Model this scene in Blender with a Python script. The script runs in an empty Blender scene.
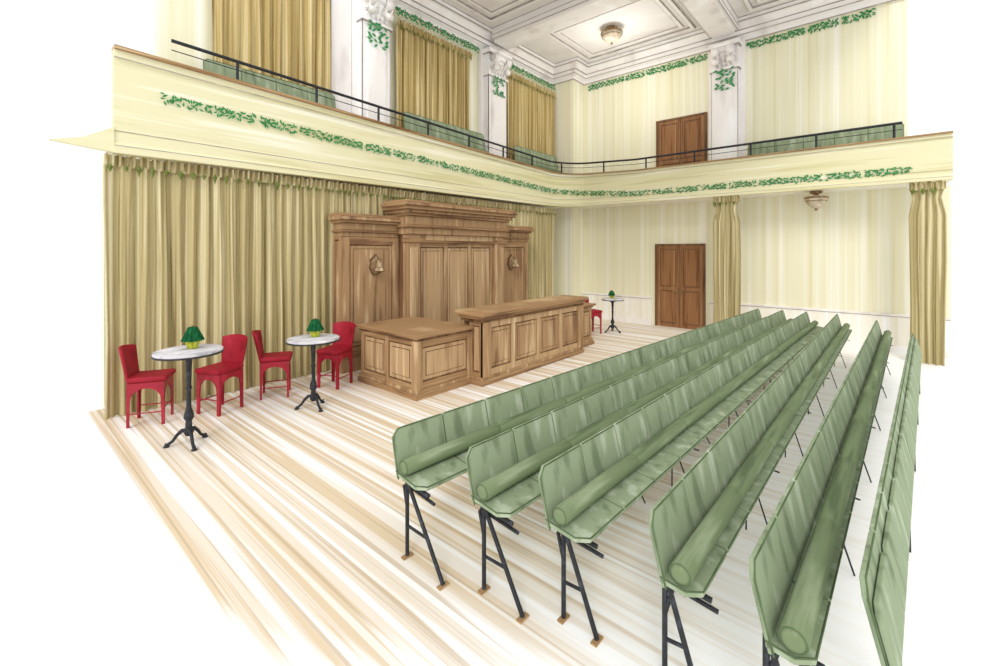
import bpy, math, random
from mathutils import Vector, Matrix
random.seed(7)
S = bpy.context.scene
try:
    S.view_settings.view_transform = 'Standard'
    S.view_settings.look = 'None'
except Exception: pass

def lin(c):
    c = c/255.0
    return c/12.92 if c <= .04045 else ((c+.055)/1.055)**2.4
def col(h):
    h = h.lstrip('#')
    return (lin(int(h[0:2],16)), lin(int(h[2:4],16)), lin(int(h[4:6],16)), 1)

def marker(name, dark, base, light, scale=(3,3,.4), rough=.85, spec=.1, pos=(.34,.45,.56,.68), detail=4):
    m = bpy.data.materials.new(name); m.use_nodes = True
    nt = m.node_tree; b = nt.nodes['Principled BSDF']
    b.inputs['Roughness'].default_value = rough
    b.inputs['Specular IOR Level'].default_value = spec
    tc = nt.nodes.new('ShaderNodeTexCoord'); mp = nt.nodes.new('ShaderNodeMapping')
    mp.inputs['Scale'].default_value = scale
    nz = nt.nodes.new('ShaderNodeTexNoise'); nz.inputs['Scale'].default_value = 1
    nz.inputs['Detail'].default_value = detail
    rp = nt.nodes.new('ShaderNodeValToRGB'); e = rp.color_ramp.elements
    e[0].position = pos[0]; e[0].color = col(dark)
    e[1].position = pos[3]; e[1].color = col(light)
    for p in pos[1:3]:
        k = e.new(p); k.color = col(base)
    L = nt.links
    L.new(tc.outputs['Object'], mp.inputs['Vector']); L.new(mp.outputs['Vector'], nz.inputs['Vector'])
    L.new(nz.outputs['Fac'], rp.inputs['Fac']); L.new(rp.outputs['Color'], b.inputs['Base Color'])
    return m

M = {}
M['wall'] = marker('cream_wall_paint', '#e5dfb8', '#efebcd', '#faf8ea', (9,9,.1), pos=(.3,.42,.5,.66))
M['fascia'] = marker('cream_fascia_paint', '#d9d3a4', '#e7e2bc', '#f5f2dc', (.35,.35,9))
M['white'] = marker('white_plaster', '#e4dedb', '#f6f2ef', '#ffffff', (1.6,1.6,.4))
M['ceil'] = marker('ceiling_plaster', '#e2dcd8', '#efebe8', '#f9f7f5', (.8,.5,1))
M['wains'] = marker('wainscot_paint', '#efe9d8', '#f8f4e8', '#ffffff', (8,8,.3))
M['line'] = marker('grey_moulding_bead', '#9a928e', '#b0a8a3', '#c5beba', (4,4,4))
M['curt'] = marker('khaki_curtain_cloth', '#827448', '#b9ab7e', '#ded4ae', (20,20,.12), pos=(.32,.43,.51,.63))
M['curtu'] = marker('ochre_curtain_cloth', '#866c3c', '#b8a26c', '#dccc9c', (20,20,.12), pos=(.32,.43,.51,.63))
M['knot'] = marker('olive_tie', '#4e5c2c', '#6c783c', '#8f9858', (20,20,20))
M['wood'] = marker('oak_wood', '#85654a', '#aa8964', '#ceb38d', (9,9,.8), rough=.6, spec=.25)
M['woodh'] = marker('oak_wood_horizontal', '#7b5b41', '#a4825d', '#caad85', (.8,.8,16), rough=.6, spec=.25)
M['woodd'] = marker('dark_oak', '#553d2a', '#78593e', '#967656', (9,9,.8), rough=.6, spec=.2)
M['woodl'] = marker('oak_panel', '#9e7d5b', '#be9f79', '#dcc39d', (12,12,.5), rough=.6, spec=.2)
M['door'] = marker('door_wood', '#774e34', '#966c49', '#b38b65', (12,12,.6), rough=.6)
M['green'] = marker('sage_upholstery', '#748266', '#909e80', '#adb89f', (9,9,1.5), pos=(.32,.44,.54,.66))
M['greend'] = marker('sage_bolster', '#5b6a4e', '#768563', '#96a384', (1.2,14,14), pos=(.3,.43,.55,.7))
M['seam'] = marker('dark_seam', '#4a5a3e', '#5a6b4c', '#6d7d5e', (5,5,5))
M['black'] = marker('black_iron', '#15161a', '#202228', '#3a3d46', (20,20,20), rough=.5, spec=.4)
M['red'] = marker('red_velvet', '#7c0a1c', '#960f26', '#ad1c36', (6,6,3), pos=(.32,.44,.56,.7), rough=.6, spec=.3)
M['redd'] = marker('red_lacquer', '#7f0c1e', '#9e142c', '#b82a42', (6,6,3), rough=.4, spec=.4)
M['marble'] = marker('marble_top', '#a9a7ad', '#cdcbcf', '#ececed', (5,9,5))
M['leaf'] = marker('garland_leaf', '#2c7842', '#459358', '#6cb07c', (20,20,20))
M['shade'] = marker('green_lampshade', '#0d3c22', '#175430', '#2c7c48', (40,40,6))
M['pot'] = marker('chartreuse_ceramic', '#8e962c', '#b9bd45', '#dadb7c', (30,30,4))
M['brass'] = marker('aged_brass', '#5f4426', '#8e6e45', '#cdb283', (18,18,18), rough=.4, spec=.5)
M['glass'] = marker('frosted_lamp_glass', '#b3a58c', '#d0c3ab', '#f5ecdc', (9,9,9))
M['bell'] = marker('bronze_bell_shade', '#6a5038', '#a58a68', '#e0cfb0', (30,30,6), rough=.5, spec=.4)
M['cap'] = marker('brown_cap_rail', '#7d5b3a', '#a58560', '#cdb28c', (.6,.6,20))

def floor_mat():
    m = bpy.data.materials.new('brushed_floorboards'); m.use_nodes = True
    nt = m.node_tree; L = nt.links; b = nt.nodes['Principled BSDF']
    b.inputs['Roughness'].default_value = .9; b.inputs['Specular IOR Level'].default_value = .05
    tc = nt.nodes.new('ShaderNodeTexCoord')
    sep = nt.nodes.new('ShaderNodeSeparateXYZ'); L.new(tc.outputs['Object'], sep.inputs[0])
    X, Y = sep.outputs[0], sep.outputs[1]
    def math_(op, a, bb=None, c=None):
        n = nt.nodes.new('ShaderNodeMath'); n.operation = op
        for i, v in enumerate((a, bb, c)):
            if v is None: continue
            if isinstance(v, (int, float)): n.inputs[i].default_value = v
            else: L.new(v, n.inputs[i])
        return n.outputs[0]
    def noise(sx, sy, off=0, det=2):
        mp = nt.nodes.new('ShaderNodeMapping'); mp.inputs['Scale'].default_value = (sx, sy, 1)
        mp.inputs['Location'].default_value = (off, off*.7, 0)
        L.new(tc.outputs['Object'], mp.inputs[0])
        n = nt.nodes.new('ShaderNodeTexNoise'); n.inputs['Scale'].default_value = 1; n.inputs['Detail'].default_value = det
        L.new(mp.outputs[0], n.inputs['Vector']); return n.outputs['Fac']
    def sstep(v, lo, hi, a=0, c=1):
        n = nt.nodes.new('ShaderNodeMapRange'); n.interpolation_type = 'SMOOTHSTEP'
        L.new(v, n.inputs[0]); n.inputs[1].default_value = lo; n.inputs[2].default_value = hi
        n.inputs[3].default_value = a; n.inputs[4].default_value = c
        return n.outputs[0]
    st = sstep(noise(11, .10, 3, 1), .42, .47)
    st2 = sstep(noise(18, .14, 13, 1), .50, .55)
    fine = sstep(noise(34, .16, 9, 1), .54, .6)
    rag = noise(12, .03, 21, 2)
    d = math_('ADD', math_('MULTIPLY', X, .758), math_('MULTIPLY', Y, .652))
    d = math_('ADD', d, math_('MULTIPLY', math_('SUBTRACT', rag, .5), 2.6))
    m1 = sstep(d, 2.1, 2.45)
    m2 = sstep(X, .90, .96)
    yy = math_('ADD', Y, math_('MULTIPLY', math_('SUBTRACT', rag, .5), 2.5))
    m3 = sstep(yy, -.2, 2.6)
    m4 = sstep(math_('SUBTRACT', 8.05, Y), 0, .05)
    mask = math_('MULTIPLY', math_('MULTIPLY', math_('MULTIPLY', m1, m2), m3), m4)
    amt = math_('MULTIPLY', math_('ADD', math_('ADD', math_('MULTIPLY', st, .48), math_('MULTIPLY', st2, .3)), .12), mask)
    amt2 = math_('MULTIPLY', math_('MULTIPLY', fine, .42), math_('MULTIPLY', mask, st))
    mix = nt.nodes.new('ShaderNodeMix'); mix.data_type = 'RGBA'
    L.new(amt, mix.inputs[0]); mix.inputs[6].default_value = (1,1,1,1); mix.inputs[7].default_value = col('#dcc6a4')
    mix2 = nt.nodes.new('ShaderNodeMix'); mix2.data_type = 'RGBA'
    L.new(amt2, mix2.inputs[0]); L.new(mix.outputs[2], mix2.inputs[6]); mix2.inputs[7].default_value = col('#b39a79')
    L.new(mix2.outputs[2], b.inputs['Base Color'])
    return m
M['floor'] = floor_mat()

class MB:
    def __init__(s): s.v=[]; s.f=[]; s.m=[]; s.mats=[]; s.sm=[]
    def mi(s, k):
        if k not in s.mats: s.mats.append(k)
        return s.mats.index(k)
    def add(s, vs, fs, mat, smooth=False):
        o = len(s.v); s.v += [tuple(v) for v in vs]; i = s.mi(mat)
        for f in fs:
            s.f.append([o+k for k in f]); s.m.append(i); s.sm.append(smooth)
    def box(s, x0,x1,y0,y1,z0,z1, mat, M4=None):
        vs=[Vector(p) for p in ((x0,y0,z0),(x1,y0,z0),(x1,y1,z0),(x0,y1,z0),(x0,y0,z1),(x1,y0,z1),(x1,y1,z1),(x0,y1,z1))]
        if M4: vs=[M4@v for v in vs]
        s.add(vs, [(0,3,2,1),(4,5,6,7),(0,1,5,4),(1,2,6,5),(2,3,7,6),(3,0,4,7)], mat)
    def prism(s, pts, ext, mat):
        n=len(pts); e=Vector(ext); vs=[Vector(p) for p in pts]; vs+= [v+e for v in vs]
        s.add(vs, [list(range(n))[::-1], list(range(n,2*n))]+[(i,(i+1)%n,n+(i+1)%n,n+i) for i in range(n)], mat)
    def tube(s, pts, rad, mat, n=10):
        pts=[Vector(p) for p in pts]
        if not isinstance(rad,(list,tuple)): rad=[rad]*len(pts)
        vs=[];fs=[]
        for i,p in enumerate(pts):
            t=(pts[min(i+1,len(pts)-1)]-pts[max(i-1,0)]).normalized()
            a=t.cross(Vector((0,0,1)))
            if a.length<.05: a=t.cross(Vector((1,0,0)))
            a.normalize(); b=t.cross(a)
            for k in range(n):
                th=2*math.pi*k/n; vs.append(p+(a*math.cos(th)+b*math.sin(th))*rad[i])
        for i in range(len(pts)-1):
            for k in range(n):
                fs.append((i*n+k,i*n+(k+1)%n,(i+1)*n+(k+1)%n,(i+1)*n+k))
        s.add(vs,fs,mat,True)
        s.add(vs[:n],[list(range(n))],mat); s.add(vs[-n:],[list(range(n))[::-1]],mat)
    def lathe(s, prof, mat, c=(0,0,0), n=32, pleat=0, np=12, ax='z'):
        vs=[];fs=[]
        for r,z in prof:
            for k in range(n):
                th=2*math.pi*k/n; rr=r*(1+pleat*math.cos(np*th))
                if ax=='z': p=(c[0]+rr*math.cos(th),c[1]+rr*math.sin(th),c[2]+z)
                elif ax=='x': p=(c[0]+z,c[1]+rr*math.cos(th),c[2]+rr*math.sin(th))
                else: p=(c[0]+rr*math.cos(th),c[1]+z,c[2]+rr*math.sin(th))
                vs.append(p)
        for i in range(len(prof)-1):
            for k in range(n): fs.append((i*n+k,i*n+(k+1)%n,(i+1)*n+(k+1)%n,(i+1)*n+k))
        s.add(vs,fs,mat,True)
    def sweep(s, path, prof, mat, zf=None):
        n=len(path); P=[Vector((p[0],p[1])) for p in path]; vs=[];fs=[]; k=len(prof)
        for i in range(n):
            d1=(P[i]-P[max(i-1,0)]); d2=(P[min(i+1,n-1)]-P[i])
            if d1.length<1e-6:d1=d2
            if d2.length<1e-6:d2=d1
            d1.normalize();d2.normalize()
            n1=Vector((d1.y,-d1.x));n2=Vector((d2.y,-d2.x)); nn=(n1+n2).normalized(); nn/=max(.3,nn.dot(n1))
            for o,z in prof:
                q=P[i]+nn*o; vs.append((q.x,q.y, zf(i,z) if zf else z))
        for i in range(n-1):
            for j in range(k): fs.append((i*k+j,i*k+(j+1)%k,(i+1)*k+(j+1)%k,(i+1)*k+j))
        fs.append(list(range(k))); fs.append([(n-1)*k+j for j in range(k)][::-1])
        s.add(vs,fs,mat)
    def done(s, name, parent=None, loc=(0,0,0), rot=0, bevel=0):
        me=bpy.data.meshes.new(name); me.from_pydata(s.v,[],s.f)
        for k in s.mats: me.materials.append(M[k])
        me.polygons.foreach_set('material_index', s.m); me.polygons.foreach_set('use_smooth', s.sm); me.update()
        import bmesh
        bm=bmesh.new(); bm.from_mesh(me); bmesh.ops.recalc_face_normals(bm, faces=bm.faces); bm.to_mesh(me); bm.free()
        ob=bpy.data.objects.new(name, me); S.collection.objects.link(ob)
        ob.location=loc; ob.rotation_euler=(0,0,rot)
        if parent: ob.parent=parent
        if bevel:
            b=ob.modifiers.new('bevel','BEVEL'); b.width=bevel; b.segments=2; b.limit_method='ANGLE'
        return ob
def root(name, loc=(0,0,0), rot=0):
    e=bpy.data.objects.new(name,None); S.collection.objects.link(e); e.location=loc; e.rotation_euler=(0,0,rot)
    e.empty_display_size=.2; return e

# ------------------------------------------------------------------ shell
VL, UB = 8.1, 12.6     # wall planes
PY = 7.3               # corner pier face
m=MB(); m.box(-6,15,-8,11,-.1,0,'floor'); m.done('floor')
m=MB(); m.box(1.1,UB+.15,VL,VL+.15,0,3.45,'wall'); m.box(1.67,UB+.15,VL,VL+.15,3.45,8.0,'wall'); m.done('wall_left')
m=MB(); m.box(UB,UB+.15,-1.0,VL,0,3.45,'wall'); m.box(UB,UB+.15,-.37,VL,3.45,8.0,'wall'); m.done('wall_back')
m=MB()
for a,b in ((-1.0,3.5),(5.07,PY-.01)): m.box(UB-.025,UB-.001,a,b,.14,.74,'wains')
m.done('wainscot_back')
m=MB()
for a,b in ((-1.0,3.5),(5.07,PY-.01)): m.box(UB-.05,UB,a,b,.755,.80,'white'); m.box(UB-.035,UB,a,b,.74,.755,'line')
m.done('trim_chair_rail')
m=MB()
for a,b in ((-1.0,3.5),(5.07,PY-.01)): m.box(UB-.045,UB,a,b,0,.14,'white')
m.done('baseboard_back')
m=MB(); m.box(4.5,UB+.15,-.37,VL+.15,7.9,8.05,'ceil'); m.done('ceiling')
m=MB(); m.box(11.95,UB,PY,VL,0,7.5,'wall'); m.done('wall_corner_pier')
m=MB()
cpath=[(4.5,VL),(11.95,VL),(11.95,PY),(UB,PY),(UB,-.37)]
prof=[(0,7.42),(.05,7.42),(.05,7.5),(.16,7.55),(.16,7.62),(.22,7.66),(.30,7.78),(.38,7.80),(.38,7.9),(0,7.9)]
m.sweep(cpath,prof,'white')
for o,z in ((.055,7.41),(.165,7.545),(.225,7.645),(.385,7.79),(.39,7.885)):
    m.sweep(cpath,[(o-.03,z),(o+.004,z),(o+.004,z+.014),(o-.03,z+.014)],'line')
m.done('trim_cornice')
m=MB()
def beam(x0,x1,y0,y1):
    m.box(x0,x1,y0,y1,7.6,7.9,'ceil')
    lx=(x1-x0)>(y1-y0); i=.07
    if lx: m.box(x0,x1,y0+i,y1-i,7.55,7.6,'white')
    else: m.box(x0+i,x1-i,y0,y1,7.55,7.6,'white')
    for z in (7.6,7.72,7.885):
        if lx:
            for yy in (y0,y1): m.box(x0,x1,yy-.006,yy+.006,z,z+.014,'line')
        else:
            for xx in (x0,x1): m.box(xx-.006,xx+.006,y0,y1,z,z+.014,'line')
beam(5,UB-.39,2.75,3.4); beam(8.65,9.35,-.37,2.74); beam(8.65,9.35,3.41,VL-.39); beam(5.0,5.6,3.41,VL-.39)
for a,b,c,d in ((5.9,8.35,3.7,7.5),(9.65,12.0,3.7,6.8),(9.65,12.0,0,2.45),(5.9,8.35,0,2.45)):
    for k,(w,z) in enumerate(((0,7.85),(.22,7.87))):
        a1,b1,c1,d1=a+w,b-w,c+w,d-w; t=.08
        for mt,t0,t1,zz in (('white',0,t,z),('line',t,t+.015,z+.01),('line',-.015,0,z+.01)):
            m.box(a1+t0,b1-t0,c1+t0,c1+t1,zz,7.9,mt); m.box(a1+t0,b1-t0,d1-t1,d1-t0,zz,7.9,mt)
            m.box(a1+t0,a1+t1,c1+t1,d1-t1,zz,7.9,mt); m.box(b1-t1,b1-t0,c1+t1,d1-t1,zz,7.9,mt)
m.done('trim_ceiling_beams')

def pilaster(c, w, dep, axis, z0=3.57):
    m=MB()
    def bx(a,b,d,z0,z1,mat='white',back=.002):
        if axis=='l': m.box(c+a,c+b,VL-d,VL-back,z0,z1,mat)
        else: m.box(UB-d,UB-back,c+a,c+b,z0,z1,mat)
    h=w/2
    bx(-h-.12,h+.12,dep*.4,z0,7.42)
    bx(-h,h,dep,z0,7.42)
    for sg in (-1,1):
        e=sg*h; bx(min(e,e-sg*.012),max(e,e-sg*.012),dep+.003,z0,6.72,'line',dep-.02)
    bx(-h-.04,h+.04,dep+.05,z0,z0+.2)
    bx(-h+.12,h-.12,dep+.02,z0+.5,6.6)
    bx(-h-.03,h+.03,dep+.04,6.72,6.78); bx(-h-.05,h+.05,dep+.08,7.3,7.42)
    bx(-h-.035,h+.035,dep+.045,6.705,6.72,'line'); bx(-h-.05,h+.05,dep+.085,7.285,7.3,'line')
    for i in range(5):
        t=i/4; bx(-h+.1,h-.1,dep+.06+.22*t*t, 6.85+t*.38, 6.85+(i+1)/4*.38 if i<4 else 7.3)
    for sgn in (-1,1):
        p=c+sgn*(h-.13)
        for z,r in ((7.16,.11),(6.92,.07)):
            for rr,ww,mt in ((r,.09,'white'),(r*.75,.097,'line'),(r*.6,.105,'white'),(r*.3,.112,'line'),(r*.2,.12,'white')):
                if axis=='l': m.lathe([(0,-ww),(rr,-ww),(rr,ww),(0,ww)],mt,(p,VL-dep-.12,z),16,ax='x')
                else: m.lathe([(0,-ww),(rr,-ww),(rr,ww),(0,ww)],mt,(UB-dep-.12,p,z),16,ax='y')
    for k in range(5):
        o=(k-2)*.1
        if axis=='l': m.tube([(c+o,VL-dep-.03,6.8),(c+o*1.2,VL-dep-.10,6.95),(c+o*1.3,VL-dep-.2,7.05)],[.02,.03,.012],'white',8)
        else: m.tube([(UB-dep-.03,c+o,6.8),(UB-dep-.10,c+o*1.2,6.95),(UB-dep-.2,c+o*1.3,7.05)],[.02,.03,.012],'white',8)
    return m.done('pilaster')
pilaster(9.0,.72,.28,'l'); pilaster(5.25,.66,.28,'l'); pilaster(3.08,.62,.28,'b')
m=MB(); m.box(4.36,4.79,VL-.1,VL,3.57,7.42,'white'); m.box(4.35,4.365,VL-.11,VL-.09,3.57,7.42,'line'); m.done('trim_white_panel')

# ------------------------------------------------------------------ balcony
path=[(1.1,7.4)]+[(1.1+i*(9.7/12),7.4) for i in range(1,13)]
for i in range(1,13):
    th=i/12*math.pi/2; path.append((10.8+.8*math.sin(th),6.6+.8*math.cos(th)))
path+= [(11.6,6.6-i*(7.55/10)) for i in range(1,11)]
def slen(P):
    o=[0]
    for i in range(1,len(P)): o.append(o[-1]+math.dist(P[i],P[i-1]))
    return o
sl=slen(path); LT=sl[-1]; SC=10.4
def interp(s,a,b,c):
    return a+(b-a)*s/SC if s<SC else b+(c-b)*min(1,(s-SC)/2.0) 
ztop=lambda s: interp(s,4.74,4.42,4.32)
zbot=lambda s: interp(s,3.38,3.44,3.44)
bal=root('balcony')
m=MB()
zf=lambda i,f: zbot(sl[i])+f*(ztop(sl[i])-zbot(sl[i]))
m.sweep(path,[(-.12,0),(.05,0),(.05,.07),(.02,.1),(.02,.2),(0,.23),(0,.88),(.03,.9),(.03,.965),(-.12,.965)],'fascia',zf)
m.done('fascia_front',bal)
m=MB()
for o,f in ((.05,.066),(.02,.205),(.03,.892)):
    m.sweep(path,[(o-.03,f),(o+.004,f),(o+.004,f+.007),(o-.03,f+.007)],'line',zf)
m.done('fascia_beads',bal)
m=MB(); m.sweep(path,[(-.14,.965),(.07,.965),(.07,1.0),(-.14,1.0)],'cap',zf); m.done('fascia_cap',bal)
m=MB()
m.prism([(.52,7.36,3.44),(1.1,7.36,3.385),(1.1,7.36,3.70),(.8,7.36,3.52)],(0,.1,0),'fascia')
m.done('fascia_moulding_end',bal)
m=MB(); vs=[];fs=[]
for i,(x,y) in enumerate(path):
    if y>=7.39: q=(x,VL)
    elif x>=11.59: q=(UB,y)
    else: q=(UB,VL)
    for z in (3.46,3.56): vs+= [(x,y,z),(q[0],q[1],z)]
n=len(path)
for i in range(n-1):
    a=i*4;b=a+4
    fs+=[(a,b,b+1,a+1),(a+2,a+3,b+3,b+2),(a,a+2,b+2,b)]
m.add(vs,fs,'wains'); m.done('deck_slab',bal)
ral=root('balcony_railing')
m=MB()
def at(s):
    for i in range(1,len(path)):
        if sl[i]>=s:
            t=(s-sl[i-1])/(sl[i]-sl[i-1]); a=path[i-1];b=path[i]
            d=(Vector(b)-Vector(a)).normalized()
            return (a[0]+(b[0]-a[0])*t,a[1]+(b[1]-a[1])*t),Vector((d.y,-d.x))
    return path[-1],Vector((-1,0))
def rz(s): return interp(s,5.06,4.74,4.62)
pts=[];pts2=[]
s=.62
while s<LT-.5:
    p,nn=at(s); q=Vector(p)-nn*.06
    pts.append((q.x,q.y,rz(s))); pts2.append((q.x,q.y,rz(s)-.13)); s+=.2
m.tube(pts,.026,'black',8); m.tube(pts2,.007,'black',6); m.done('rail',ral)
m=MB(); s=1.45
while s<LT-.55:
    p,nn=at(s); q=Vector(p)-nn*.06
    m.tube([(q.x,q.y,ztop(s)-.02),(q.x,q.y,rz(s))],.022,'black',8); s+=1.25
m.done('posts',ral)

# ------------------------------------------------------------------ garlands
def garland(pts, h, step=.03, name='leaf_garland'):
    m=MB(); up=Vector((0,0,1))
    for k,(p,nn,t) in enumerate(pts):
        S_=k*step
        if (S_%.62)>.57: continue
        for q in range(3):
            if random.random()<.25: continue
            zz=(h*.32)*math.sin(S_*16+q*2.1)+random.uniform(-.1,.1)*h
            c=p+up*zz+nn*(.012+random.random()*.02)
            ang=random.choice((0,.5,-.5,1.3,-1.3))+random.uniform(-.2,.2)
            a=(t*math.cos(ang)+up*math.sin(ang)); b=(-t*math.sin(ang)+up*math.cos(ang))
            l=random.uniform(.38,.58)*h; w=l*.38
            m.add([c-a*l*.5,c-b*w*.5-a*l*.05+nn*.008,c+a*l*.5,c+b*w*.5-a*l*.05+nn*.008],[(0,1,2,3)],'leaf')
    return m.done(name)
pts=[];s=.5
while s<LT-.55:
    p,nn=at(s); n3=Vector((nn.x,nn.y,0)); z=interp(s,4.22,3.86,3.68)
    pts.append((Vector((p[0],p[1],z))+n3*.005,n3,Vector((-nn.y,nn.x,0)))); s+=.03
garland(pts,.165)
def straight(a,b,nn,h,step=.03):
    a=Vector(a);b=Vector(b); L_=(b-a).length; t=(b-a).normalized(); N=int(L_/step)
    garland([(a+t*i*step,Vector(nn),t) for i in range(N)],h,step)
straight((1.9,VL-.0,7.28),(4.3,VL,7.28),(0,-1,0),.2)
straight((5.8,VL-.18,7.28),(8.4,VL-.18,7.28),(0,-1,0),.2)
straight((9.5,VL-.18,7.28),(11.9,VL-.18,7.28),(0,-1,0),.2)
straight((UB,7.1,7.28),(UB,3.55,7.28),(-1,0,0),.2)
straight((UB,2.6,7.28),(UB,.1,7.28),(-1,0,0),.2)
def hang(x,y,z0,z1,nn):
    m=MB(); z=z1
    t=Vector((nn[1],-nn[0],0)); N=Vector(nn)
    while z>z0:
        for sx in (-.18,-.06,.06,.18):
            if random.random()<.3: continue
            c=Vector((x,y,z))+t*(sx+random.uniform(-.04,.04))+N*.02
            ang=random.uniform(-1,1); a=t*math.cos(ang)+Vector((0,0,1))*math.sin(ang); b=-t*math.sin(ang)+Vector((0,0,1))*math.cos(ang)
            l=.12;m.add([c-a*l*.5,c-b*.03,c+a*l*.5,c+b*.03],[(0,1,2,3)],'leaf')
        z-=.05
    m.done('leaf_garland')
hang(9.0,VL-.31,6.25,6.72,(0,-1,0)); hang(5.25,VL-.31,6.25,6.72,(0,-1,0)); hang(UB-.31,3.08,6.2,6.72,(-1,0,0))

# ------------------------------------------------------------------ curtains
def curtain(a, b, z0, z1, mat='curt', amp=.05, fold=.13, header=True, gather=0):
    a=Vector(a);b=Vector(b); L_=(b-a).length; t=(b-a)/L_; nn=Vector((t.y,-t.x))
    r=root('curtain',((a.x+b.x)/2,(a.y+b.y)/2,0)); o=Vector(((a.x+b.x)/2,(a.y+b.y)/2))
    n=int(L_/.014); rows=[0,.03,.3,.6,.85,.95,1]
    ph=[random.uniform(0,6) for _ in range(6)]
    def off(s,f):
        w=2*math.pi*s/fold
        v=math.sin(w+1.6*math.sin(s*1.7+ph[0])+1.1*math.sin(s*4.3+ph[5])+ph[1])*.7+.35*math.sin(w*2.1+ph[2])+.3*math.sin(s*5+ph[3])
        return amp*v*(.75+.25*(1-f))
    m=MB();vs=[];fs=[]
    top=z1-(.13 if header else 0)
    for i in range(n+1):
        s=L_*i/n
        for f in rows:
            ss=s+ (.015*math.sin(s*9+f*5))
            if gather: 
                g=1-gather*math.exp(-((f-.94)/.05)**2); ss=L_/2+(ss-L_/2)*g
            p=a+t*ss+nn*off(s,f)-o
            zb=z0+(.015*math.sin(s*7+ph[4]) if z0>.2 else .006)
            vs.append((p.x,p.y,zb+(top-zb)*f))
    k=len(rows)
    for i in range(n):
        for j in range(k-1): fs.append((i*k+j,(i+1)*k+j,(i+1)*k+j+1,i*k+j+1))
    m.add(vs,fs,mat,True); m.done('drape_cloth',r)
    if header:
        m=MB();vs=[];fs=[]; n2=int(L_/.01)
        for i in range(n2+1):
            s=L_*i/n2
            for f,am in ((0,.2),(.3,.9),(1,1.3)):
                p=a+t*s+nn*(.03+amp*.6*am*math.sin(2*math.pi*s/.075+2*math.sin(s*3)))-o
                vs.append((p.x,p.y,z1-.15+.15*f+(.012*math.sin(s*50) if f==1 else 0)))
        for i in range(n2):
            for j in range(2): fs.append((i*3+j,(i+1)*3+j,(i+1)*3+j+1,i*3+j+1))
        m.add(vs,fs,mat,True); m.done('ruffled_heading',r)
        m=MB(); s=.05
        while s<L_-.03:
            p=a+t*s+nn*(amp*.8+.035)-o; w=.022+random.random()*.018; h=.06+random.random()*.05
            z=z1-.16
            T=Vector((t.x,t.y,0));N=Vector((nn.x,nn.y,0));c=Vector((p.x,p.y,z))
            m.add([c-T*w,c-Vector((0,0,h)),c+T*w,c+Vector((0,0,h*.5)),c+N*.02],[(0,1,4),(1,2,4),(2,3,4),(3,0,4)],'knot')
            s+=.15+random.uniform(-.02,.02)
        m.done('tie_tufts',r)
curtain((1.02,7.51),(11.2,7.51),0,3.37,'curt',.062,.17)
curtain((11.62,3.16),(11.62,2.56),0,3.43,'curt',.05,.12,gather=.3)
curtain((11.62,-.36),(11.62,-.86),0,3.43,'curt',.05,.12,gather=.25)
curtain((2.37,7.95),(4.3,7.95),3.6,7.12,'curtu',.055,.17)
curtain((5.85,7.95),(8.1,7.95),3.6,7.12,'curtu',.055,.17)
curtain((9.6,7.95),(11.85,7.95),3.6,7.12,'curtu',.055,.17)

# ------------------------------------------------------------------ doors on the back wall
def door(name, y0,y1,z0,z1):
    r=root(name,(UB,(y0+y1)/2,z0)); H=z1-z0; w=(y1-y0)/2
    m=MB(); t=.05
    m.box(-.06,0.0,-w-t,-w,0,H+t,'woodd'); m.box(-.06,0.0,w,w+t,0,H+t,'woodd'); m.box(-.06,0,-w,w,H,H+t,'woodd'); m.done('frame',r)
    for k,(a,b) in enumerate(((-w,-.008),(.008,w))):
        m=MB(); m.box(-.02,-.0,a,b,0,H,'door'); st=.09
        m.box(-.04,-.02,a,a+st,0,H,'door'); m.box(-.04,-.02,b-st,b,0,H,'door')
        for zz in (0,H*.45,H-st): m.box(-.04,-.02,a+st,b-st,zz,zz+st*1.2 if zz<H*.9 else H,'door')
        for zz0,zz1 in ((st*1.2,H*.45),(H*.45+st*1.2,H-st)):
            m.box(-.022,-.02,a+st,b-st,zz0,zz1,'woodd'); m.box(-.03,-.022,a+st+.03,b-st-.03,zz0+.03,zz1-.03,'door')
        m.done('leaf_%d'%(k+1),r,bevel=.004)
    m=MB(); 
    for sgn in(-1,1): m.lathe([(0,-.03),(.03,-.03),(.035,-.01),(.015,0),(.015,.03)],'brass',(-.07,sgn*.07,1.0),12,ax='x')
    m.done('knobs',r)
door('door_1',3.66,4.91,0,2.27); door('door_2',3.62,4.88,3.57,5.76)

# ------------------------------------------------------------------ lamps
def dome(x,y,z,r,power):
    R=root('ceiling_lamp',(x,y,z)); m=MB()
    m.lathe([(0,0),(r*.55,0),(r*.55,-.05),(r*.25,-.07),(r*.2,-.14),(0,-.14)],'brass',n=24); m.done('mount',R)
    m=MB(); m.lathe([(r*.2,-.1),(r*.9,-.12),(r,-.15),(r*.92,-.22),(r*.7,-.30),(r*.4,-.36),(.03,-.39),(0,-.39)],'glass',n=32); 
    m.lathe([(r*1.02,-.135),(r*1.05,-.155),(r*1.0,-.175)],'brass',n=32)
    m.lathe([(r*.93,-.215),(r*.95,-.225),(r*.90,-.235)],'brass',n=32)
    m.lathe([(.0,-.37),(.035,-.40),(.02,-.43),(0,-.45)],'brass',n=12); m.done('bowl',R)
    if power:
        l=bpy.data.lights.new('bulb','POINT'); l.energy=power; l.shadow_soft_size=.5; l.color=(1,.98,.95)
        o=bpy.data.objects.new('bulb',l); S.collection.objects.link(o); o.parent=R; o.location=(0,0,-1.3)
dome(10.65,5.35,7.9,.27,75); dome(12.1,1.15,3.46,.22,0)

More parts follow.
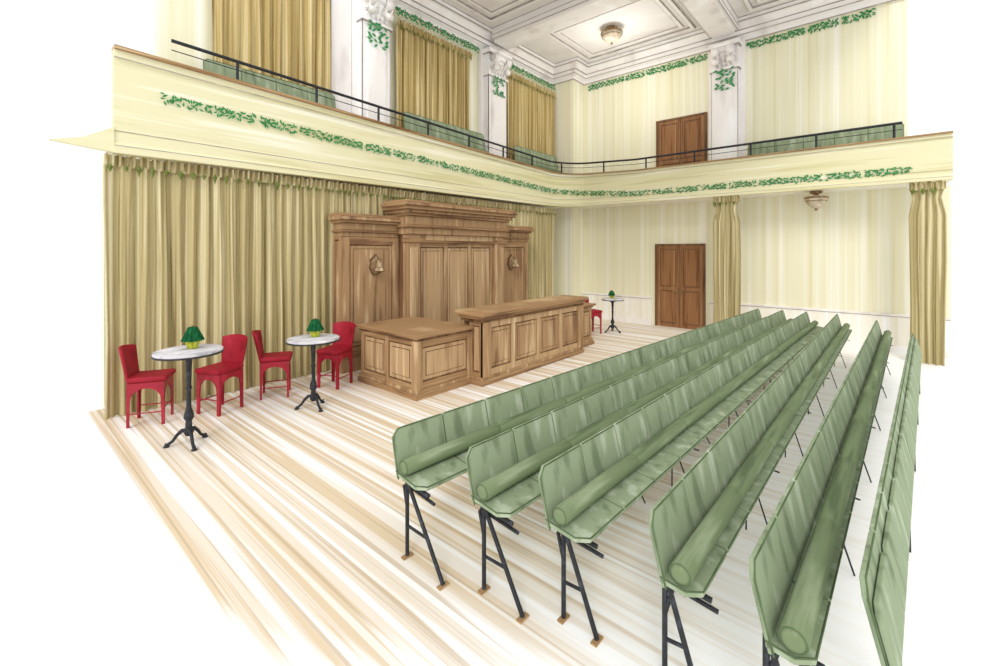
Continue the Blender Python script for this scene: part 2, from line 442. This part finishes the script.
# ------------------------------------------------------------------ panelled woodwork
def panel_front(m, axis, c, a0,a1, z0,z1, cols, sgn=-1, st=.07, rows=1, fr='wood', pn='woodl', thick=.03):
    def bx(p,q,z_0,z_1,d0,d1,mat):
        lo,hi=sorted((c+sgn*d0,c+sgn*d1))
        if axis=='y': m.box(p,q,lo,hi,z_0,z_1,mat)
        else: m.box(lo,hi,p,q,z_0,z_1,mat)
    W=(a1-a0-st)/cols
    for i in range(cols+1): bx(a0+i*W,a0+i*W+st,z0,z1,0,thick,fr)
    H=(z1-z0-st)/rows
    for i in range(cols):
        p,q=a0+i*W+st,a0+(i+1)*W
        for j in range(rows+1): bx(p,q,z0+j*H,z0+j*H+st,0,thick,'woodh' if fr=='wood' else fr)
        for j in range(rows):
            zz0,zz1=z0+j*H+st,z0+(j+1)*H; g=.025
            bx(p,q,zz0,zz1,0,.004,'woodd')
            bx(p+g,q-g,zz0+g,zz1-g,.004,.012,pn)
            if q-p>.3: 
                bx(p+g+.05,q-g-.05,zz0+g+.05,zz1-g-.05,.012,.014,'woodd')
                bx(p+g+.062,q-g-.062,zz0+g+.062,zz1-g-.062,.014,.022,pn)

bar=root('bar_counter')
m=MB()
m.box(4.1,5.2,5.1,6.5,0,.86,'woodd'); m.box(8.2,9.1,5.1,5.6,0,.86,'woodd'); m.box(5.2,8.2,4.85,5.25,0,1.06,'woodd')
m.done('carcass',bar)
m=MB()
panel_front(m,'x',4.1,5.1,6.5,.13,.84,2); panel_front(m,'y',5.1,4.07,5.2,.13,.84,1,st=.1)
panel_front(m,'y',4.85,5.17,8.23,.13,1.0,4,st=.1,pn='wood',fr='woodl'); panel_front(m,'x',5.2,4.82,5.1,.13,1.0,1,st=.06)
panel_front(m,'y',5.1,8.23,9.1,.13,.84,2); 
panel_front(m,'x',9.1,5.1,5.6,.13,.84,1,sgn=1)
m.done('panelling',bar,bevel=.004)
m=MB()
m.box(4.03,5.2,5.03,6.55,0,.08,'woodh'); m.box(4.05,5.2,5.05,6.53,.08,.13,'wood')
m.box(8.2,9.16,5.03,5.65,0,.08,'woodh'); m.box(8.2,9.14,5.05,5.63,.08,.13,'wood')
m.box(5.13,8.27,4.78,5.27,0,.08,'woodh'); m.box(5.15,8.25,4.80,5.26,.08,.13,'wood')
m.done('plinth',bar,bevel=.006)
m=MB()
m.box(4.05,5.2,5.05,6.54,.84,.88,'woodd'); m.box(4.0,5.2,5.0,6.58,.88,.93,'woodh')
m.box(8.2,9.14,5.05,5.65,.84,.88,'woodd'); m.box(8.2,9.18,5.0,5.69,.88,.93,'woodh')
m.box(5.14,8.26,4.79,5.28,1.0,1.05,'woodd'); m.box(5.11,8.29,4.76,5.30,1.05,1.10,'woodh'); m.box(5.07,8.33,4.71,5.34,1.10,1.17,'woodh')
m.done('counter_top',bar,bevel=.008)
m=MB()
for x in (5.2,8.08): m.box(x-.02,x+.14,4.77,4.82,.13,1.0,'wood')
m.box(4.05,4.16,5.04,5.08,.13,.84,'wood'); m.box(4.04,4.07,5.05,5.16,.13,.84,'wood')
m.done('corner_posts',bar,bevel=.004)

bb=root('back_bar_cabinet')
m=MB()
Y1=7.38
m.box(4.08,5.25,7.12,Y1,0,2.5,'wood'); m.box(8.1,9.35,7.12,Y1,0,2.45,'wood'); m.box(5.25,8.1,6.95,Y1,0,2.62,'woodd')
m.done('carcass',bb)
m=MB()
panel_front(m,'y',7.12,4.08,5.25,.3,2.38,1,st=.13,pn='wood'); panel_front(m,'y',7.12,8.1,9.35,.3,2.36,1,st=.13,pn='wood')
panel_front(m,'y',6.95,5.55,7.8,.3,2.3,3,st=.09)
panel_front(m,'x',4.08,7.12,Y1,.1,2.38,1,st=.05,pn='wood'); 
m.done('panelling',bb,bevel=.004)
m=MB()
for a,b in ((5.25,5.55),(7.8,8.1)):
    m.box(a,b,6.82,6.95,0,2.45,'wood'); m.box(a+.06,b-.06,6.80,6.82,.3,2.2,'woodl')
    m.box(a-.03,b+.03,6.79,6.95,0,.16,'woodh'); m.box(a-.03,b+.03,6.78,6.95,2.3,2.38,'woodh')
m.box(5.55,7.8,6.85,6.95,2.30,2.5,'woodh')
m.box(5.7,7.65,6.83,6.85,2.34,2.46,'woodl')
m.done('pilasters_and_frieze',bb,bevel=.005)
m=MB()
def corn(x0,x1,y0,zs,e0=.0,e1=0):
    for i,(o,za,zb_) in enumerate(zs):
        m.box(x0-o*e0,x1+o*e1,y0-o,Y1,za,zb_,'woodh' if i%2 else 'wood')
        m.box(x0-o*e0-.003,x1+o*e1+.003*e1,y0-o-.004,y0-o+.02,za,za+.012,'woodd')
wz=[(.03,2.38,2.46),(.07,2.46,2.50),(.04,2.50,2.62),(.10,2.62,2.67),(.15,2.67,2.73),(.12,2.73,2.79)]
corn(4.08,5.25,7.12,wz,.7,0)
corn(8.1,9.35,7.12,[(o,a-.03,b-.03) for o,a,b in wz],0,1)
corn(5.25,8.1,6.82,[(.03,2.45,2.58),(.08,2.58,2.63),(.04,2.63,2.80),(.08,2.80,2.85),(.13,2.85,2.91),(.19,2.91,2.98),(.22,2.98,3.04),(.17,3.04,3.09)],.9,1)
m.done('cornice',bb,bevel=.005)

def sconce(x,y,z):
    R=root('wall_sconce',(x,y,z)); m=MB()
    out=[(-.07,-.15),(-.1,-.09),(-.13,-.02),(-.10,.05),(-.12,.12),(-.06,.15),(0,.22),(.06,.15),(.12,.12),(.10,.05),(.13,-.02),(.1,-.09),(.07,-.15),(0,-.19)]
    m.prism([(a,0,b) for a,b in out],(0,-.02,0),'woodd')
    m.prism([(a*.8,-.02,b*.8) for a,b in out],(0,-.015,0),'bell')
    m.tube([(0,-.03,.07),(0,-.1,.15),(0,-.15,.13),(0,-.15,.07)],.012,'brass',8); m.done('escutcheon_and_arm',R)
    m=MB(); m.lathe([(0,.09),(.035,.085),(.05,.04),(.06,-.02),(.09,-.08),(.1,-.09),(.085,-.085),(.04,-.02),(0,.03)],'bell',(0,-.15,0),20)
    m.lathe([(0,-.06),(.03,-.07),(.03,-.11),(0,-.13)],'woodd',(0,-.15,0),12)
    m.lathe([(.061,-.018),(.066,-.024),(.062,-.03)],'woodd',(0,-.15,0),20); m.lathe([(.098,-.085),(.105,-.092),(.097,-.098)],'woodd',(0,-.15,0),20)
    m.done('bell_shade',R)
sconce(4.72,7.085,1.86); sconce(8.65,7.085,1.83)

# ------------------------------------------------------------------ chairs
def arched_panel(m, cx, cy, horiz, w, H, leg, mat):
    out=[(-w,0),(-w,H),(w,H),(w,0),(w-leg,0),(w-leg*1.15,H*.5)]
    N=10; a=w-leg*1.2; zb=H*.6; b=H*.27
    for i in range(N+1):
        th=math.pi*i/N; out.append((a*math.cos(th),zb+b*math.sin(th)))
    out+=[(-w+leg*1.15,H*.5),(-w+leg,0)]
    t=.018
    if horiz: m.prism([(cx+p,cy-t/2,z) for p,z in out],(0,t,0),mat)
    else: m.prism([(cx-t/2,cy+p,z) for p,z in out],(t,0,0),mat)
def chair(x,y,rot):
    r=root('red_bistro_chair',(x,y,0),rot); w=.18
    m=MB(); H=.53
    for sx,sy,hz in ((0,-w,1),(0,w,1),(-w,0,0),(w,0,0)): arched_panel(m,sx,sy,hz,w+.009 if hz else w-.009,H,.026,'redd')
    m.tube([(-w,-w,.16),(w,-w,.16)],.008,'redd',8); m.tube([(-w,w,.16),(w,w,.16)],.008,'redd',8); m.tube([(w,-w,.2),(w,w,.2)],.008,'redd',8)
    m.done('arched_legs',r)
    m=MB(); m.box(-.2,.22,-.2,.2,H,.6,'red'); o=m.done('seat',r,bevel=.03); o.modifiers[0].segments=4
    m=MB();vs=[];fs=[];n=12;rows=6
    for side in (0,1):
        for i in range(n+1):
            a=-1+2*i/n
            for j in range(rows+1):
                f=j/rows; yw=(.175+.035*f)*a
                xx=-.18-.10*f+.05*a*a*(.3+f)- (0 if side==0 else .035)
                vs.append((xx,yw,.56+.41*f-.03*a*a*f))
    K=rows+1;B=(n+1)*K
    for sd in (0,1):
        for i in range(n):
            for j in range(rows):
                fs.append([sd*B+i*K+j,sd*B+(i+1)*K+j,sd*B+(i+1)*K+j+1,sd*B+i*K+j+1])
    for i in range(n):
        fs.append((i*K,(i+1)*K,B+(i+1)*K,B+i*K)); fs.append((i*K+rows,(i+1)*K+rows,B+(i+1)*K+rows,B+i*K+rows))
    for j in range(rows):
        fs.append((j,j+1,B+j+1,B+j)); fs.append((n*K+j,n*K+j+1,B+n*K+j+1,B+n*K+j))
    m.add(vs,fs,'red',True); o=m.done('backrest',r,bevel=.01)
d2=math.radians
chair(1.40,7.0,d2(-28)); chair(2.1,6.75,d2(205)); chair(2.86,6.85,d2(-28)); chair(3.68,6.62,d2(205)); chair(10.3,5.75,d2(-25))

def table(x,y,r,H,k=.78):
    R=root('marble_pedestal_table',(x,y,0)); m=MB()
    m.lathe([(0,H),(r-.01,H),(r,H-.008),(r,H-.026),(r-.01,H-.032),(0,H-.032)],'marble',n=48); m.done('marble_top',R)
    m=MB(); m.lathe([(r-.012,H-.028),(r+.005,H-.028),(r+.005,H-.045),(0,H-.05),(.0,H-.05)],'black',n=48)
    m.lathe([(.11,H-.05),(.09,H-.07),(.035,H-.1),(.028,H-.2),(.022,.62*H),(.035,.60*H),(.022,.58*H),(.024,.4*H),(.045,.33*H),(.05,.29*H),(.03,.25*H),(.035,.18*H),(.05,.14*H),(.03,.1*H),(0,.09*H)],'black',n=20)
    m.done('pedestal',R)
    m=MB()
    for q_ in range(3):
        a=2*math.pi*q_/3+.5; c,s_=math.cos(a),math.sin(a)
        P=[(.02,.17),(.08,.165),(.14,.12),(.19,.06),(.25,.025),(.28,.035)]
        P=[(q*.8,z) for q,z in P]
        m.tube([(q*c,q*s_,z) for q,z in P],[.022,.022,.018,.016,.018,.014],'black',8)
        m.lathe([(0,0),(.028,0),(.03,.012),(.0,.03)],'black',(.21*c,.21*s_,0),12)
    m.done('claw_feet',R)
    L=root('table_lamp',(x+.05,y+.05,H+.001))
    m=MB(); m.lathe([(0,.0),(.055*k,0),(.06*k,.01),(.075*k,.06*k),(.085*k,.1*k),(.07*k,.14*k),(0,.14*k)],'pot',n=48,pleat=.04,np=10); m.done('ribbed_base',L)
    m=MB(); m.lathe([(.125*k,.105*k),(.11*k,.14*k),(.08*k,.21*k),(.055*k,.27*k),(.05*k,.28*k),(0,.285*k)],'shade',n=72,pleat=.1,np=12)
    m.lathe([(0,.28*k),(.012,.285*k),(.012,.30*k),(0,.31*k)],'brass',n=10); m.done('pleated_shade',L)
table(1.50,5.82,.325,1.05,.85); table(2.96,5.9,.335,.955,.85); table(10.8,5.4,.28,.88,.7)

# ------------------------------------------------------------------ upholstered benches
def bench(p0,p1,name='theatre_bench',z=0,TH=.87,SH=.55,frames=True,seg=.46,depth=.34,inset=.06,splay=.3,folded=False,la=-.13):
    a=Vector(p0);b=Vector(p1);L_=(b-a).length; rot=math.atan2(b.y-a.y,b.x-a.x)
    r=root(name,(a.x,a.y,z),rot)
    n=max(1,round(L_/seg)); w=L_/n; g=.006
    lean=.08
    m=MB(); s_=MB(); sm=MB()
    for i in range(n):
        x0=i*w+g; x1=(i+1)*w-g
        c0=.05 if i==0 else .008; c1=.05 if i==n-1 else .008
        def P(x,f,o): return (x, -lean*(1-f)-o, SH+(TH-SH)*f)
        out=[(x0,0),(x0,1-c0/(TH-SH)),(x0+c0,1),(x1-c1,1),(x1,1-c1/(TH-SH)),(x1,0)]
        m.prism([P(x,f,0) for x,f in out],(0,-.02,.004),'green')
        sm.tube([P(x,f,.021) for x,f in out[(0 if i==0 else 2):(4 if i<n-1 else 6)]],.0045,'seam',6)
        if i<n-1:
            q=[(x1,.02),(x1,.97),(x1+2*g,.97),(x1+2*g,.02)]
            sm.prism([P(x,f,.005) for x,f in q],(0,-.008,.001),'seam')
        c0=.06 if i==0 else .008; c1=.06 if i==n-1 else .008
        if folded:
            o2=[(x0,0),(x0,.7),(x0+.04,.78),(x1-.01,.78),(x1,.7),(x1,0)]
            s_.prism([P(x,f,.026) for x,f in o2],(0,-.02,.003),'green')
        else:
            o2=[(x0,-lean+.01),(x0,-depth+c0),(x0+c0,-depth),(x1-c1,-depth),(x1,-depth+c1),(x1,-lean+.01)]
            s_.prism([(x,y,SH+.02+.10*(y+lean)) for x,y in o2],(0,0,.028),'green')
            sm.tube([(x,y,SH+.048+.10*(y+lean)) for x,y in o2[(0 if i==0 else 2):(4 if i<n-1 else 6)]],.0045,'seam',6)
            if i<n-1:
                o3=[(x1,-lean),(x1,-depth+.01),(x1+2*g,-depth+.01),(x1+2*g,-lean)]
                sm.prism([(x,y,SH+.025+.10*(y+lean)) for x,y in o3],(0,0,.016),'seam')
    m.done('backrest',r,bevel=.004); s_.done('seat',r,bevel=.005); sm.done('seams',r)
    if not folded:
        m=MB(); nb=max(1,round(L_/.92)); wb=L_/nb; rr=.052
        cy,cz=-lean-.085,SH+.05+rr
        for i in range(nb):
            x0=i*wb+.004; x1=(i+1)*wb-.004
            m.lathe([(0,x0),(rr*.5,x0),(rr*.85,x0+.002),(rr,x0+.015),(rr,x1-.015),(rr*.85,x1-.002),(rr*.5,x1),(0,x1)],'greend',(0,cy,cz),20,ax='x')
            if i==0: m.lathe([(rr*.9-.003,x0-.001),(rr*.92,x0),(rr*.92+.003,x0+.002)],'seam',(0,cy,cz),20,ax='x')
        m.done('bolster',r)
    if frames:
        m=MB(); x=inset; k=0
        while x<L_:
            t=.014 if k==0 else .006
            Z=SH-.01
            if not folded:
                m.tube([(x,-.04,Z+.0),(x,-depth-.02,Z-.02)],t,'black',8)
                if k==0:
                    m.tube([(x+.03,-.07,Z-.06),(x+.03,-depth-.04,Z-.08)],t*.8,'black',8)
                    m.tube([(x,-.09,Z-.05),(x,la,Z-.2)],t*.8,'black',8)
            m.tube([(x,la-.0,Z),(x,la,.012)],t,'black',8)
            m.tube([(x,la-.01,Z-.02),(x,la-splay,.012)],t,'black',8)
            if k==0:
                m.tube([(x,la,.22),(x,la-splay*.55,.23)],t*.7,'black',8)
                for yy in (la,la-splay): m.box(x-.04,x+.04,yy-.018,yy+.018,0,.012,'cap')
            x+=1.6; k+=1
        m.done('iron_frame',r)
bench((1.9,2.67),(11.1,2.1),depth=.36,splay=.40); bench((2.02,2.05),(11.2,1.66),depth=.35,splay=.32); bench((2.12,1.55),(11.2,1.24),depth=.33,splay=.22,inset=.1)
bench((2.1,.88),(11.2,.73),depth=.25,splay=.17,inset=.12,la=-.05); bench((2.03,.43),(10.7,.12),depth=.23,splay=.17,inset=.12,la=-.05); bench((2.2,.08),(9.4,-.31),folded=True,splay=.02,depth=.12,inset=.5,la=-.085)

def balc_bench(p0,p1,TH):
    bench(p0,p1,'balcony_bench',3.57,TH,TH-.6,False,.6,.3)
balc_bench((2.2,7.86),(4.35,7.86),1.5); 
balc_bench((5.8,7.7),(8.3,7.7),1.5); balc_bench((9.5,7.7),(11.6,7.7),1.45)
balc_bench((12.1,2.5),(12.1,-.3),1.15)

# ------------------------------------------------------------------ light, world, camera
w=bpy.data.worlds.new('world'); S.world=w; w.use_nodes=True
w.node_tree.nodes['Background'].inputs[0].default_value=(1,1,1,1); w.node_tree.nodes['Background'].inputs[1].default_value=1.2
l=bpy.data.lights.new('soft_sun','SUN'); l.energy=1.25; l.angle=math.radians(22); l.color=(1,.975,.94)
o=bpy.data.objects.new('soft_sun',l); S.collection.objects.link(o)
o.rotation_euler=Vector((.85,.45,-.7)).to_track_quat('-Z','Y').to_euler()

cam=bpy.data.cameras.new('camera'); c=bpy.data.objects.new('camera',cam); S.collection.objects.link(c)
cam.sensor_width=36; cam.lens=16.09; cam.shift_y=-.083; cam.clip_start=.05
c.location=(0,0,2.15); c.rotation_euler=(math.radians(90),0,math.radians(40.7-90))
S.camera=c
